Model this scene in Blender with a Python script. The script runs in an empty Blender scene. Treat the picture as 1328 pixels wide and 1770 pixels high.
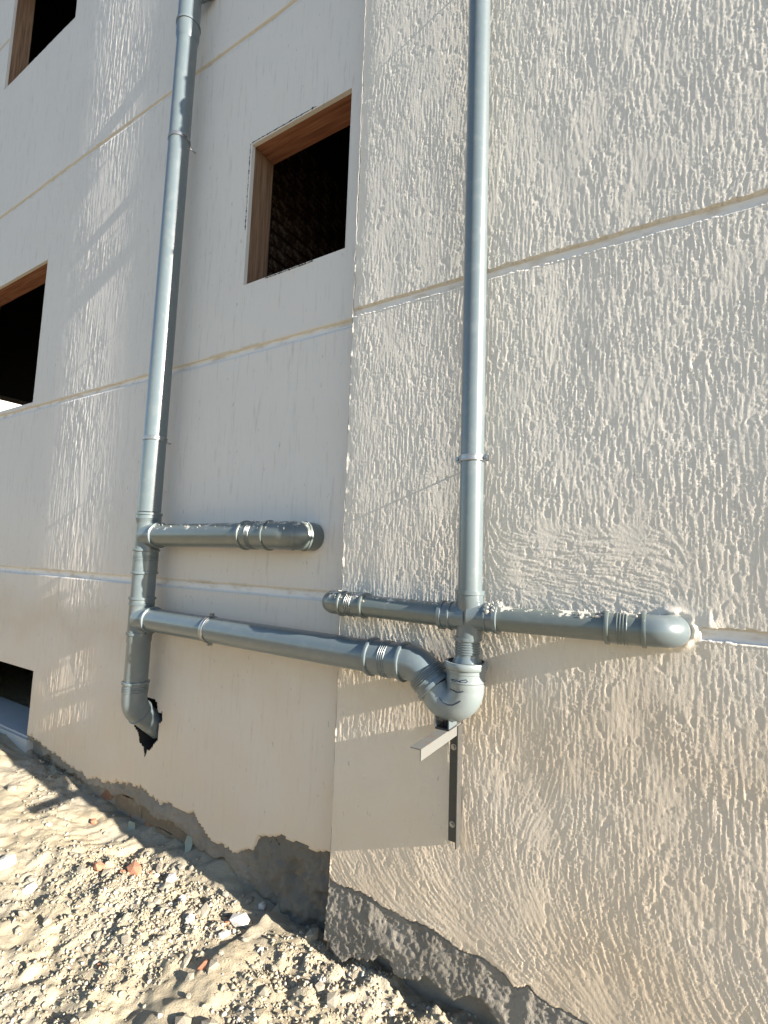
import bpy, math, random
import numpy as np
from mathutils import Vector, Matrix
random.seed(7); RNG = np.random.default_rng(11)
S = bpy.context.scene
COL = S.collection

# ---------------------------------------------------------------- camera
PITCH, YAW, ROLL, FPX = 0.09779739, 0.54955847, 0.03387539, 854.999
fw = Vector((-math.sin(YAW)*math.cos(PITCH), math.cos(YAW)*math.cos(PITCH), math.sin(PITCH)))
r0 = Vector((math.cos(YAW), math.sin(YAW), 0)); u0 = r0.cross(fw)
rt = math.cos(ROLL)*r0 + math.sin(ROLL)*u0
up = -math.sin(ROLL)*r0 + math.cos(ROLL)*u0
cd = bpy.data.cameras.new('camera'); cam = bpy.data.objects.new('camera', cd); COL.objects.link(cam)
cam.matrix_world = Matrix(((rt.x, up.x, -fw.x, 0), (rt.y, up.y, -fw.y, 0), (rt.z, up.z, -fw.z, 0), (0, 0, 0, 1)))
cd.sensor_fit = 'HORIZONTAL'; cd.sensor_width = 36; cd.lens = FPX/1328*36
cd.clip_start = 0.02; cd.clip_end = 2000
S.camera = cam

# ---------------------------------------------------------------- sky, sun, exposure
SLOPE, GRAZE = 0.36, 0.0372            # sun falls 0.36 m and comes 4 cm nearer the wall per metre along it
tosun = Vector((1.0, -GRAZE, SLOPE)).normalized()
elev = math.asin(tosun.z)
w = bpy.data.worlds.new('World'); S.world = w; w.use_nodes = True
nt = w.node_tree; nt.nodes.clear()
o = nt.nodes.new('ShaderNodeOutputWorld'); b = nt.nodes.new('ShaderNodeBackground'); sk = nt.nodes.new('ShaderNodeTexSky')
sk.sky_type = 'NISHITA'; sk.sun_disc = False; sk.sun_elevation = elev
sk.sun_rotation = math.atan2(tosun.x, tosun.y)
sk.air_density = 1.0; sk.dust_density = 0.3; sk.ozone_density = 2.0
b.inputs['Strength'].default_value = 0.062
nt.links.new(sk.outputs[0], b.inputs[0]); nt.links.new(b.outputs[0], o.inputs[0])
sl = bpy.data.lights.new('sun', 'SUN'); so = bpy.data.objects.new('sun', sl); COL.objects.link(so)
sl.energy = 5.0; sl.angle = math.radians(0.5); sl.color = (1.0, 0.925, 0.81)
so.rotation_euler = tosun.to_track_quat('Z', 'Y').to_euler(); so.location = (5, -3, 5)
S.view_settings.view_transform = 'Standard'; S.view_settings.look = 'None'
S.view_settings.gamma = 1; S.view_settings.use_curve_mapping = False
S.view_settings.exposure = 1.93
S.render.engine = 'CYCLES'

# ---------------------------------------------------------------- materials
MATS = {}
def nodes(name, rough=0.8, spec=0.5, metal=0.0):
    m = bpy.data.materials.new(name); m.use_nodes = True; MATS[name] = m
    p = m.node_tree.nodes['Principled BSDF']
    p.inputs['Roughness'].default_value = rough
    p.inputs['Metallic'].default_value = metal
    p.inputs['Specular IOR Level'].default_value = spec
    return m, m.node_tree, p
def N(t, kind, **kw):
    n = t.nodes.new(kind)
    for k, v in kw.items():
        if k in ('scale', 'detail', 'rough', 'dist'):
            n.inputs[{'scale': 'Scale', 'detail': 'Detail', 'rough': 'Roughness', 'dist': 'Distortion'}[k]].default_value = v
        else: setattr(n, k, v)
    return n
def noise(t, coord, scale, detail=4, rough=0.55, stretch=None):
    n = N(t, 'ShaderNodeTexNoise', scale=scale, detail=detail, rough=rough)
    if stretch:
        mp = t.nodes.new('ShaderNodeMapping'); mp.inputs['Scale'].default_value = stretch
        t.links.new(coord, mp.inputs[0]); t.links.new(mp.outputs[0], n.inputs['Vector'])
    else: t.links.new(coord, n.inputs['Vector'])
    return n.outputs['Fac']
def ramp(t, fac, stops):
    r = t.nodes.new('ShaderNodeValToRGB'); e = r.color_ramp.elements
    while len(e) < len(stops): e.new(0.5)
    for k, (p, c) in enumerate(stops):
        e[k].position = p; e[k].color = (*c, 1) if len(c) == 3 else c
    t.links.new(fac, r.inputs[0]); return r.outputs[0]
def mixc(t, fac, a, b_, mode='MIX'):
    m = t.nodes.new('ShaderNodeMix'); m.data_type = 'RGBA'; m.blend_type = mode
    if isinstance(fac, (int, float)): m.inputs[0].default_value = fac
    else: t.links.new(fac, m.inputs[0])
    for s, v in ((6, a), (7, b_)):
        if isinstance(v, tuple): m.inputs[s].default_value = (*v, 1)
        else: t.links.new(v, m.inputs[s])
    return m.outputs[2]
def math_(t, op, a, b_=0.0, clamp=False):
    m = t.nodes.new('ShaderNodeMath'); m.operation = op; m.use_clamp = clamp
    for s, v in ((0, a), (1, b_)):
        if isinstance(v, (int, float)): m.inputs[s].default_value = v
        else: t.links.new(v, m.inputs[s])
    return m.outputs[0]
def bump(t, p, h, strength, dist):
    bn = t.nodes.new('ShaderNodeBump'); bn.inputs['Strength'].default_value = strength
    bn.inputs['Distance'].default_value = dist
    t.links.new(h, bn.inputs['Height']); t.links.new(bn.outputs[0], p.inputs['Normal'])
def coord(t, kind='Object'):
    return t.nodes.new('ShaderNodeTexCoord').outputs[kind]

def plaster(name, c1, c2, streak, fine):
    m, t, p = nodes(name, 1.0, 0.0)
    c = coord(t)
    base = mixc(t, noise(t, c, 1.6, 5), c1, c2)
    st = ramp(t, noise(t, c, 5, 6, 0.65, (14, 14, 1.1)), [(0.56, (0, 0, 0)), (0.78, (1, 1, 1))])
    base = mixc(t, math_(t, 'MULTIPLY', st, streak), base, tuple(x*0.55 for x in c2))
    # brown damp stain, a faint band under the pipes
    sp = t.nodes.new('ShaderNodeSeparateXYZ'); t.links.new(c, sp.inputs[0])
    zz = math_(t, 'ADD', sp.outputs[2], math_(t, 'MULTIPLY', noise(t, c, 4, 4), 0.5))
    d = math_(t, 'ABSOLUTE', math_(t, 'ADD', zz, 0.21))
    band = math_(t, 'SUBTRACT', 1.0, math_(t, 'MULTIPLY', d, 4.5), True)
    base = mixc(t, math_(t, 'MULTIPLY', band, 0.28), base, (0.42, 0.30, 0.17))
    # sandy dust, plus warm ground bounce painted into the lower wall colour
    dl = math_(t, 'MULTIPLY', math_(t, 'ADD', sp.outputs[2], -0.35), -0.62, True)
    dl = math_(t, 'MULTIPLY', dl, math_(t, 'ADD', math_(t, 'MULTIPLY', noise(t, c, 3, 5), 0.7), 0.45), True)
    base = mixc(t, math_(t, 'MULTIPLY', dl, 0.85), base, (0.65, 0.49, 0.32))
    # dark grains
    dk = ramp(t, noise(t, c, 42, 3, 0.6, (1.6, 1.6, 0.5)), [(0.67, (0, 0, 0)), (0.74, (1, 1, 1))])
    base = mixc(t, math_(t, 'MULTIPLY', dk, 0.45), base, (0.2, 0.18, 0.16))
    t.links.new(base, p.inputs['Base Color'])
    bump(t, p, math_(t, 'ADD', noise(t, c, 230, 4, 0.7, (1, 1, 0.35)), noise(t, c, 420, 3, 0.7)), fine, 0.0013)
    return m
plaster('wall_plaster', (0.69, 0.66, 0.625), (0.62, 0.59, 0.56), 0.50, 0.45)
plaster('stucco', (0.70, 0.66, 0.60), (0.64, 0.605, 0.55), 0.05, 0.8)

m, t, p = nodes('groove_paint', 0.8, 0.2); c = coord(t)
f = noise(t, c, 9, 6, 0.6, (1, 1, 3))
t.links.new(mixc(t, ramp(t, f, [(0.5, (0, 0, 0)), (0.72, (1, 1, 1))]), (0.70, 0.67, 0.64), (0.50, 0.42, 0.33)), p.inputs['Base Color'])
m, t, p = nodes('raw_groove_edge', 0.95, 0.1); c = coord(t)
t.links.new(mixc(t, noise(t, c, 40, 4), (0.54, 0.475, 0.395), (0.63, 0.595, 0.54)), p.inputs['Base Color'])

m, t, p = nodes('cement', 0.95, 0.1); c = coord(t)
f = noise(t, c, 5, 7, 0.65)
a = mixc(t, ramp(t, f, [(0.35, (0, 0, 0)), (0.65, (1, 1, 1))]), (0.16, 0.145, 0.122), (0.27, 0.243, 0.205))
g = ramp(t, noise(t, c, 30, 5, 0.7), [(0.60, (0, 0, 0)), (0.70, (1, 1, 1))])
t.links.new(mixc(t, math_(t, 'MULTIPLY', g, 0.4), a, (0.42, 0.39, 0.34)), p.inputs['Base Color'])
bump(t, p, noise(t, c, 160, 5, 0.7), 0.9, 0.004)

m, t, p = nodes('render_band', 0.95, 0.1); c = coord(t)
f = noise(t, c, 6, 7, 0.65)
a = mixc(t, ramp(t, f, [(0.3, (0, 0, 0)), (0.7, (1, 1, 1))]), (0.20, 0.175, 0.145), (0.31, 0.27, 0.22))
sp = t.nodes.new('ShaderNodeSeparateXYZ'); t.links.new(c, sp.inputs[0])
damp = math_(t, 'MULTIPLY', math_(t, 'ADD', sp.outputs[0], math_(t, 'ADD', math_(t, 'MULTIPLY', noise(t, c, 5, 5), 0.6), 1.52)), 2.6, True)
a = mixc(t, math_(t, 'MULTIPLY', damp, 0.85), a, (0.15, 0.135, 0.112))
t.links.new(a, p.inputs['Base Color'])
bump(t, p, noise(t, c, 90, 5, 0.7), 0.9, 0.006)

def pvc(name, col, rough, splash):
    m, t, p = nodes(name, rough, 0.8); c = coord(t)
    p.inputs['Coat Weight'].default_value = 0.35; p.inputs['Coat Roughness'].default_value = 0.22
    base = mixc(t, noise(t, c, 7, 5, 0.6), tuple(x*0.92 for x in col), tuple(x*1.06 for x in col))
    dirt = ramp(t, noise(t, c, 18, 7, 0.7), [(0.52, (0, 0, 0)), (0.75, (1, 1, 1))])
    base = mixc(t, math_(t, 'MULTIPLY', dirt, 0.12), base, (0.42, 0.40, 0.36))
    rg = math_(t, 'ADD', math_(t, 'MULTIPLY', dirt, 0.06), rough)
    if splash > 0:
        ge = t.nodes.new('ShaderNodeNewGeometry'); sp = t.nodes.new('ShaderNodeSeparateXYZ')
        t.links.new(ge.outputs['True Normal'], sp.inputs[0])
        upn = math_(t, 'MULTIPLY', math_(t, 'ADD', sp.outputs[2], 0.15), 0.20*splash)
        fleck = math_(t, 'ADD', noise(t, c, 26, 5, 0.7), upn)
        fl = ramp(t, fleck, [(0.745, (0, 0, 0)), (0.765, (1, 1, 1))])
        base = mixc(t, fl, base, (0.50, 0.47, 0.41))
        rg = math_(t, 'ADD', rg, math_(t, 'MULTIPLY', fl, 0.5), True)
    sc = ramp(t, noise(t, c, 30, 3, 0.6, (1, 1, 0.15)), [(0.745, (0, 0, 0)), (0.76, (1, 1, 1))])
    base = mixc(t, math_(t, 'MULTIPLY', sc, 0.35), base, (0.5, 0.5, 0.48))
    t.links.new(base, p.inputs['Base Color']); t.links.new(rg, p.inputs['Roughness'])
    bump(t, p, noise(t, c, 60, 3, 0.5), 0.05, 0.001)
    return m
pvc('grey_pvc', (0.108, 0.135, 0.145), 0.30, 0)
pvc('splashed_pvc', (0.105, 0.125, 0.118), 0.36, 1.0)
pvc('trap_pvc', (0.170, 0.200, 0.205), 0.42, 0)

m, t, p = nodes('zinc', 0.35, 0.5, 0.85); c = coord(t)
t.links.new(mixc(t, noise(t, c, 60, 4), (0.42, 0.43, 0.44), (0.28, 0.28, 0.28)), p.inputs['Base Color'])
m, t, p = nodes('galvanised_iron', 0.55, 0.5, 0.35); c = coord(t)
f = ramp(t, noise(t, c, 30, 6, 0.7), [(0.58, (0, 0, 0)), (0.72, (1, 1, 1))])
t.links.new(mixc(t, f, (0.17, 0.17, 0.16), (0.20, 0.11, 0.06)), p.inputs['Base Color'])
m, t, p = nodes('shaded_iron', 0.5, 0.5, 0.2); c = coord(t)  # shade on the upright painted in as a darker iron colour
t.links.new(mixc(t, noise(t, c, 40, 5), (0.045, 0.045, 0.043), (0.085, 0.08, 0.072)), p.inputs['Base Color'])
m, t, p = nodes('crack_dark', 0.95, 0.05); p.inputs['Base Color'].default_value = (0.05, 0.045, 0.04, 1)
m, t, p = nodes('black_plastic', 0.4, 0.5); p.inputs['Base Color'].default_value = (0.02, 0.02, 0.022, 1)
m, t, p = nodes('rubber', 0.6, 0.4); p.inputs['Base Color'].default_value = (0.015, 0.015, 0.015, 1)
m, t, p = nodes('marker_ink', 0.5, 0.4); p.inputs['Base Color'].default_value = (0.012, 0.02, 0.05, 1)
m, t, p = nodes('ash_mortar', 0.95, 0.1); c = coord(t)
t.links.new(mixc(t, noise(t, c, 30, 5), (0.58, 0.54, 0.48), (0.46, 0.42, 0.365)), p.inputs['Base Color'])
bump(t, p, noise(t, c, 150, 4), 0.6, 0.003)

m, t, p = nodes('timber', 0.75, 0.2); c = coord(t)
g1 = noise(t, c, 3.2, 5, 0.6, (22, 22, 1.0)); g2 = noise(t, c, 9, 3, 0.5)
a = ramp(t, g1, [(0.30, (0.13, 0.075, 0.045)), (0.5, (0.23, 0.14, 0.088)), (0.7, (0.30, 0.20, 0.135))])
k = ramp(t, g2, [(0.66, (0, 0, 0)), (0.74, (1, 1, 1))])
t.links.new(mixc(t, math_(t, 'MULTIPLY', k, 0.5), a, (0.16, 0.06, 0.03)), p.inputs['Base Color'])
bump(t, p, g1, 0.4, 0.003)
m, t, p = nodes('timber_lintel', 0.75, 0.2); c = coord(t)
g1 = noise(t, c, 3.2, 5, 0.6, (1.0, 22, 22)); g2 = noise(t, c, 9, 3, 0.5)
a = ramp(t, g1, [(0.30, (0.15, 0.058, 0.035)), (0.5, (0.26, 0.11, 0.064)), (0.7, (0.33, 0.17, 0.105))])
k = ramp(t, g2, [(0.66, (0, 0, 0)), (0.74, (1, 1, 1))])
t.links.new(mixc(t, math_(t, 'MULTIPLY', k, 0.5), a, (0.16, 0.06, 0.03)), p.inputs['Base Color'])
bump(t, p, g1, 0.4, 0.003)

def brickmat(name, c1, c2):
    m, t, p = nodes(name, 0.95, 0.1); c = coord(t)
    f = noise(t, c, 7, 6, 0.65)
    a = mixc(t, f, c1, c2)
    d = ramp(t, noise(t, c, 25, 6, 0.7), [(0.5, (0, 0, 0)), (0.66, (1, 1, 1))])
    t.links.new(mixc(t, math_(t, 'MULTIPLY', d, 0.45), a, (0.34, 0.28, 0.20)), p.inputs['Base Color'])
    bump(t, p, noise(t, c, 80, 5, 0.7), 0.9, 0.005)
brickmat('red_brick', (0.27, 0.14, 0.09), (0.20, 0.11, 0.07))
brickmat('sandy_brick', (0.21, 0.16, 0.11), (0.18, 0.14, 0.10))
brickmat('dim_brick', (0.05, 0.022, 0.015), (0.03, 0.017, 0.012))  # gloom of the room painted into a darker copy of the brick
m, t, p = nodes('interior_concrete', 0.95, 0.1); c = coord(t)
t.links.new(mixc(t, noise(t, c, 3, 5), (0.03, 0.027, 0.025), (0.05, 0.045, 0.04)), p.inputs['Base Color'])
m, t, p = nodes('white_sill', 0.85, 0.2); c = coord(t)
t.links.new(mixc(t, noise(t, c, 8, 5), (0.50, 0.49, 0.47), (0.38, 0.37, 0.355)), p.inputs['Base Color'])
bump(t, p, noise(t, c, 60, 4), 0.4, 0.004)

m, t, p = nodes('sandy_soil', 0.97, 0.05); c = coord(t)
f = noise(t, c, 2.2, 6, 0.6)
a = ramp(t, f, [(0.36, (0.29, 0.255, 0.195)), (0.5, (0.35, 0.297, 0.21)), (0.64, (0.325, 0.29, 0.23))])
g = ramp(t, noise(t, c, 38, 5, 0.7), [(0.60, (0, 0, 0)), (0.70, (1, 1, 1))])
a = mixc(t, math_(t, 'MULTIPLY', g, 0.5), a, (0.44, 0.41, 0.35))
d = ramp(t, noise(t, c, 16, 5, 0.7), [(0.62, (0, 0, 0)), (0.72, (1, 1, 1))])
a = mixc(t, math_(t, 'MULTIPLY', d, 0.35), a, (0.27, 0.235, 0.18))
t.links.new(a, p.inputs['Base Color'])
bump(t, p, math_(t, 'ADD', noise(t, c, 130, 5, 0.7), noise(t, c, 45, 4, 0.6)), 0.8, 0.006)

m, t, p = nodes('yard_soil', 0.97, 0.05); c = coord(t)
sp = t.nodes.new('ShaderNodeSeparateXYZ'); t.links.new(c, sp.inputs[0])
far = math_(t, 'SUBTRACT', math_(t, 'MULTIPLY', sp.outputs[1], -0.4), math_(t, 'MULTIPLY', noise(t, c, 0.6, 5), 1.5), True)
nearc = mixc(t, noise(t, c, 2.2, 6), (0.31, 0.25, 0.15), (0.36, 0.285, 0.17))
farc = mixc(t, noise(t, c, 0.5, 6), (0.15, 0.14, 0.125), (0.21, 0.195, 0.17))
t.links.new(mixc(t, far, nearc, farc), p.inputs['Base Color'])
bump(t, p, noise(t, c, 12, 8, 0.7), 0.8, 0.03)

def stonemat(name, c1, c2):
    m, t, p = nodes(name, 0.93, 0.1); c = coord(t)
    oi = t.nodes.new('ShaderNodeObjectInfo')
    a = mixc(t, oi.outputs['Random'], c1, c2)
    a = mixc(t, math_(t, 'MULTIPLY', noise(t, c, 30, 4), 0.5), a, tuple(x*0.6 for x in c2))
    t.links.new(a, p.inputs['Base Color'])
    bump(t, p, noise(t, c, 120, 4), 0.6, 0.003)
stonemat('grey_rubble', (0.34, 0.305, 0.245), (0.28, 0.25, 0.20))
stonemat('pale_rubble', (0.66, 0.64, 0.60), (0.52, 0.50, 0.45))
stonemat('brick_rubble', (0.46, 0.23, 0.15), (0.38, 0.18, 0.11))
m, t, p = nodes('gravel_mix', 0.95, 0.1)
at = t.nodes.new('ShaderNodeAttribute'); at.attribute_name = 'tint'
t.links.new(ramp(t, at.outputs['Fac'], [(0.0, (0.25, 0.22, 0.16)), (0.5, (0.30, 0.265, 0.20)), (0.88, (0.35, 0.32, 0.26)), (0.985, (0.50, 0.48, 0.43)), (0.995, (0.40, 0.25, 0.18))]), p.inputs['Base Color'])
m, t, p = nodes('scrap_plastic', 0.5, 0.4); p.inputs['Base Color'].default_value = (0.22, 0.26, 0.22, 1)

# ---------------------------------------------------------------- object helpers
def link(name, me, mat=None, parent=None):
    ob = bpy.data.objects.new(name, me); COL.objects.link(ob)
    if mat: me.materials.append(MATS[mat])
    if parent: ob.parent = parent
    return ob
def tag(ob, label=None, cat=None, group=None, kind=None):
    if label: ob['label'] = label
    if cat: ob['category'] = cat
    if group: ob['group'] = group
    if kind: ob['kind'] = kind
    return ob
def thing(name, label, cat, loc=(0, 0, 0), group=None):
    e = bpy.data.objects.new(name, None); COL.objects.link(e); e.location = loc; e.empty_display_size = 0.05
    return tag(e, label, cat, group)
def mesh(name, verts, faces, smooth=False):
    me = bpy.data.meshes.new(name); me.from_pydata([tuple(v) for v in verts], [], faces)
    if smooth:
        me.polygons.foreach_set('use_smooth', [True]*len(me.polygons))
    me.update(); return me
class MB:
    def __init__(s): s.v = []; s.f = []; s.sm = []
    def add(s, v, f, sm=False):
        k = len(s.v); s.v += [Vector(x) for x in v]; s.f += [[i+k for i in q] for q in f]; s.sm += [sm]*len(f)
    def box(s, x0, x1, y0, y1, z0, z1):
        v = [(x, y, z) for x in (x0, x1) for y in (y0, y1) for z in (z0, z1)]
        s.add(v, [[0, 1, 3, 2], [4, 6, 7, 5], [0, 4, 5, 1], [2, 3, 7, 6], [0, 2, 6, 4], [1, 5, 7, 3]])
    def tube(s, pts, rad, n=40, cap=(True, True)):
        pts = [Vector(q) for q in pts]; K = len(pts)
        tg = []
        for i in range(K):
            a = None
            for j in range(i, 0, -1):
                if (pts[i]-pts[j-1]).length > 1e-7: a = (pts[i]-pts[j-1]).normalized(); break
            bb = None
            for j in range(i, K-1):
                if (pts[j+1]-pts[i]).length > 1e-7: bb = (pts[j+1]-pts[i]).normalized(); break
            tt = (a or Vector()) + (bb or Vector()); tg.append(tt.normalized())
        ref = Vector((0, 1, 0)) if abs(tg[0].y) < 0.9 else Vector((1, 0, 0))
        u = (ref - ref.dot(tg[0])*tg[0]).normalized(); vs = []; us = []
        for i in range(K):
            u = (u - u.dot(tg[i])*tg[i]).normalized(); w_ = tg[i].cross(u)
            for k in range(n):
                a = 2*math.pi*k/n
                vs.append(pts[i] + rad[i]*(math.cos(a)*u + math.sin(a)*w_))
        fs = [[i*n+k, i*n+(k+1) % n, (i+1)*n+(k+1) % n, (i+1)*n+k] for i in range(K-1) for k in range(n)]
        s.add(vs, fs, True)
        if cap[0]: s.add([vs[k] for k in range(n)], [list(range(n))[::-1]])
        if cap[1]: s.add([vs[(K-1)*n+k] for k in range(n)], [list(range(n))])
    def obj(s, name, mat, parent=None, sharp=35):
        me = mesh(name, s.v, s.f)
        me.polygons.foreach_set('use_smooth', s.sm)
        if any(s.sm): me.set_sharp_from_angle(angle=math.radians(sharp))
        return link(name, me, mat, parent)
def run(p0, p1, prof):                          # profile [(distance, radius)] along a straight line
    p0 = Vector(p0); d = (Vector(p1)-p0).normalized()
    return [p0+d*a for a, _ in prof], [r for _, r in prof]
def arc(c, a_dir, b_dir, R, ang, n=12):         # starts at c+R*a_dir moving along b_dir
    c = Vector(c); A = Vector(a_dir); B = Vector(b_dir)
    return [c + R*(math.cos(ang*i/n)*A + math.sin(ang*i/n)*B) for i in range(n+1)]

# value noise on a grid
def vn(ny, nx, cy, cx, seed, octaves=1):
    out = np.zeros((ny, nx)); amp = 1.0; tot = 0
    for o_ in range(octaves):
        r = np.random.default_rng(seed+o_*101); a = max(cy, 1.0); b_ = max(cx, 1.0)
        g = r.standard_normal((int(ny/a)+3, int(nx/b_)+3))
        Y = np.arange(ny)/a; X = np.arange(nx)/b_
        y0 = Y.astype(int); x0 = X.astype(int); fy = Y-y0; fx = X-x0
        fy = (fy*fy*(3-2*fy))[:, None]; fx = (fx*fx*(3-2*fx))[None, :]
        G = lambda i, j: g[np.ix_(y0+i, x0+j)]
        out += amp*((G(0, 0)*(1-fx)+G(0, 1)*fx)*(1-fy)+(G(1, 0)*(1-fx)+G(1, 1)*fx)*fy)
        tot += amp*amp; amp *= 0.5; cy /= 2; cx /= 2
    return out/math.sqrt(tot)*1.35
def lic(src, ang, L):                            # drag the noise along the trowel direction
    ny, nx = src.shape; vx = np.cos(ang).astype(np.float32); vy = np.sin(ang).astype(np.float32)
    yy, xx = np.mgrid[0:ny, 0:nx].astype(np.float32); acc = src.astype(np.float32).copy(); tot = 1.0
    for sgn in (1, -1):
        px = xx.copy(); py = yy.copy()
        for k in range(L):
            ix = np.clip(px+0.5, 0, nx-1).astype(np.int32); iy = np.clip(py+0.5, 0, ny-1).astype(np.int32)
            px += sgn*vx[iy, ix]; py += sgn*vy[iy, ix]
            ix = np.clip(px+0.5, 0, nx-1).astype(np.int32); iy = np.clip(py+0.5, 0, ny-1).astype(np.int32)
            wgt = 1 - k/L; acc += wgt*src[iy, ix]; tot += wgt
    acc -= acc.mean(); return acc/acc.std()
def hp(f, ky, kx):                               # keep only what is finer than the window
    def box(q, k, ax_):
        c_ = np.cumsum(np.pad(q, [(k+1, k) if a_ == ax_ else (0, 0) for a_ in (0, 1)], mode='edge'), axis=ax_, dtype=np.float64)
        n_ = q.shape[ax_]
        return (c_[2*k+1:2*k+1+n_] - c_[:n_])/(2*k+1) if ax_ == 0 else (c_[:, 2*k+1:2*k+1+n_] - c_[:, :n_])/(2*k+1)
    g_ = f - box(box(f, ky, 0), kx, 1); return g_/g_.std()
def axis(breaks, step):
    out = [breaks[0]]
    for a, b_ in zip(breaks[:-1], breaks[1:]):
        n = max(1, int(round((b_-a)/step))); out += list(a+(b_-a)*np.arange(1, n+1)/n)
    return np.array(out)
def sheet(name, xs, zs, Y, keep, mats, matidx, parent, plane='XZ'):
    nz, nx = Y.shape; X, Z = np.meshgrid(xs, zs)
    co = np.empty((nz*nx, 3), np.float32)
    if plane == 'XZ': co[:, 0] = X.ravel(); co[:, 1] = Y.ravel(); co[:, 2] = Z.ravel()
    else: co[:, 0] = X.ravel(); co[:, 1] = Z.ravel(); co[:, 2] = Y.ravel()
    idx = np.arange(nz*nx).reshape(nz, nx)
    q = np.stack([idx[:-1, :-1], idx[:-1, 1:], idx[1:, 1:], idx[1:, :-1]], -1)[keep]
    used = np.zeros(nz*nx, bool); used[q.ravel()] = True
    remap = np.cumsum(used)-1; q = remap[q].astype(np.int32); co = co[used]
    me = bpy.data.meshes.new(name)
    me.vertices.add(len(co)); me.vertices.foreach_set('co', co.ravel())
    nf = len(q); me.loops.add(nf*4); me.loops.foreach_set('vertex_index', q.ravel())
    me.polygons.add(nf)
    me.polygons.foreach_set('loop_start', np.arange(nf, dtype=np.int32)*4)
    me.polygons.foreach_set('loop_total', np.full(nf, 4, np.int32))
    for mm in mats: me.materials.append(MATS[mm])
    if matidx is not None: me.polygons.foreach_set('material_index', matidx[keep].astype(np.int32))
    me.update(calc_edges=True); me.validate()
    ob = bpy.data.objects.new(name, me); COL.objects.link(ob)
    if parent: ob.parent = parent
    return ob

# ---------------------------------------------------------------- building
D, DL, XC = 1.55, 1.62, -1.128          # face of the projecting wall, face of the set-back wall, the corner
TOP = 7.0
B = thing('building', 'unfinished stucco building with grey drain pipes, open window holes and a projecting right bay', 'building', (XC, D, -1.45))
B_inv = Matrix.Translation((-XC, -D, 1.45))
def own(ob):                                     # keep world coordinates for a child of the building
    ob.matrix_parent_inverse = B_inv; return ob
GR = [(0.974, 1.011), (-0.178, -0.142), (2.765, 2.80)]
G_LEFT = [(0.978, 1.012), (-0.170, -0.133), (2.765, 2.795), (4.60, 4.63)]

def cutline(pts, xs, seed, amp, cell):
    base = np.interp(xs, [q[0] for q in pts], [q[1] for q in pts])
    j = vn(1, len(xs), 2, cell, seed, 4)[0]
    return base + amp*j

# right (projecting) wall, fine relief
ST = 0.0028
XE = 0.40
br_x = [XC, XE]
xs = axis(br_x, ST)
zs = axis([-1.42, -0.178, -0.1765, -0.1435, -0.142, 0.974, 0.9755, 1.0095, 1.011, 2.55], ST)
nz, nx = len(zs), len(xs); X, Z = np.meshgrid(xs, zs)
xR = xs; cutR = cutline([(-1.2, -1.145), (-1.127, -1.148), (-.95, -1.157), (-.78, -1.168), (-.63, -1.176), (-.47, -1.197), (-.34, -1.21), (.3, -1.25), (.42, -1.298), (.7, -1.30)], xs, 5, 0.0055, 16)
ang = np.full((nz, nx), math.pi/2) + 0.045*vn(nz, nx, 80, 80, 21, 2)
# strokes bend over towards the base, following the edge of the plaster
hgt = Z - cutR[None, :]
k = np.clip(1-hgt/0.42, 0, 1)**1.3
k *= np.clip(1.15 - 0.25*vn(nz, nx, 120, 90, 23), 0.5, 1.3)
ang = ang + k*math.radians(58)
# fan beside the shadowed panel
ang += -0.5*np.exp(-((X+0.38)/0.07)**2-((Z+0.72)/0.14)**2)
# crossed strokes round the branch pipes
hz = np.clip(1.3-np.abs((X+0.27)/0.26)**4, 0, 1)*np.clip(1.3-np.abs((Z-0.0)/0.12)**4, 0, 1)
ang += hz*math.radians(84)
under = np.exp(-((Z+0.27)/0.07)**2)*np.clip(1-np.abs((X+0.75)/0.4)**2, 0, 1)
ang += 0.6*under
grain = vn(nz, nx, 1.0, 1.0, 29)
l0 = lic(grain, ang, 9)
l1 = lic(vn(nz, nx, 1.35, 1.35, 31), ang, 10)
l2 = lic(vn(nz, nx, 3.0, 3.0, 37), ang, 14)
l3 = vn(nz, nx, 2.4, 2.0, 41)
lo = vn(nz, nx, 60, 26, 43, 2); lo2 = vn(nz, nx, 170, 60, 47, 2)
rough = np.clip(1.0 + 0.36*vn(nz, nx, 50, 30, 53, 3), 0.45, 1.6)
rel = hp(0.56*l0 + 0.66*l1 + 0.30*l2, 30, 3) + 0.62*vn(nz, nx, 1.2, 1.2, 33)
rel = np.tanh(rel*0.9)*1.15
pits = np.clip(vn(nz, nx, 9, 4.5, 55, 3)-1.25, 0, 1)          # places where the coat dragged away
h = 0.00032*rough*rel - 0.0010*pits + 0.00014*lo + 0.00045*lo2
h *= np.where(Z > 1.0, 0.85, 1.0)
for (a, b_), gx in zip(GR[:2], (-9, 0.03)):
    jl = (0.0016*vn(1, nx, 2, 7, 57, 3)[0]).clip(-.004, .004)[None, :]; ju = (0.0014*vn(1, nx, 2, 9, 58, 3)[0]).clip(-.004, .004)[None, :]
    ing = (Z > a+0.0005+jl) & (Z < b_-0.0005+ju) & (X > gx)
    h = np.where(ing, -0.012 + 0.0006*vn(nz, nx, 12, 40, 59), h)
    near = (Z < a+0.0005) & (Z > a-0.004) & (X > gx); h = np.where(near, h*0.4+0.0006, h)
# mortar packed round the branch elbow and a smear over the blocked joint
rr = np.hypot(X+0.033, Z+0.156)
h = h*(1-0.8*np.exp(-((rr-0.052)/0.02)**2))
h += 0.0065*np.exp(-((rr-0.046)/0.009)**2)*(0.8+0.3*vn(nz, nx, 8, 8, 61, 2))
h += 0.004*np.exp(-((X-0.045)/0.02)**2-((Z+0.14)/0.03)**2)
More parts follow.
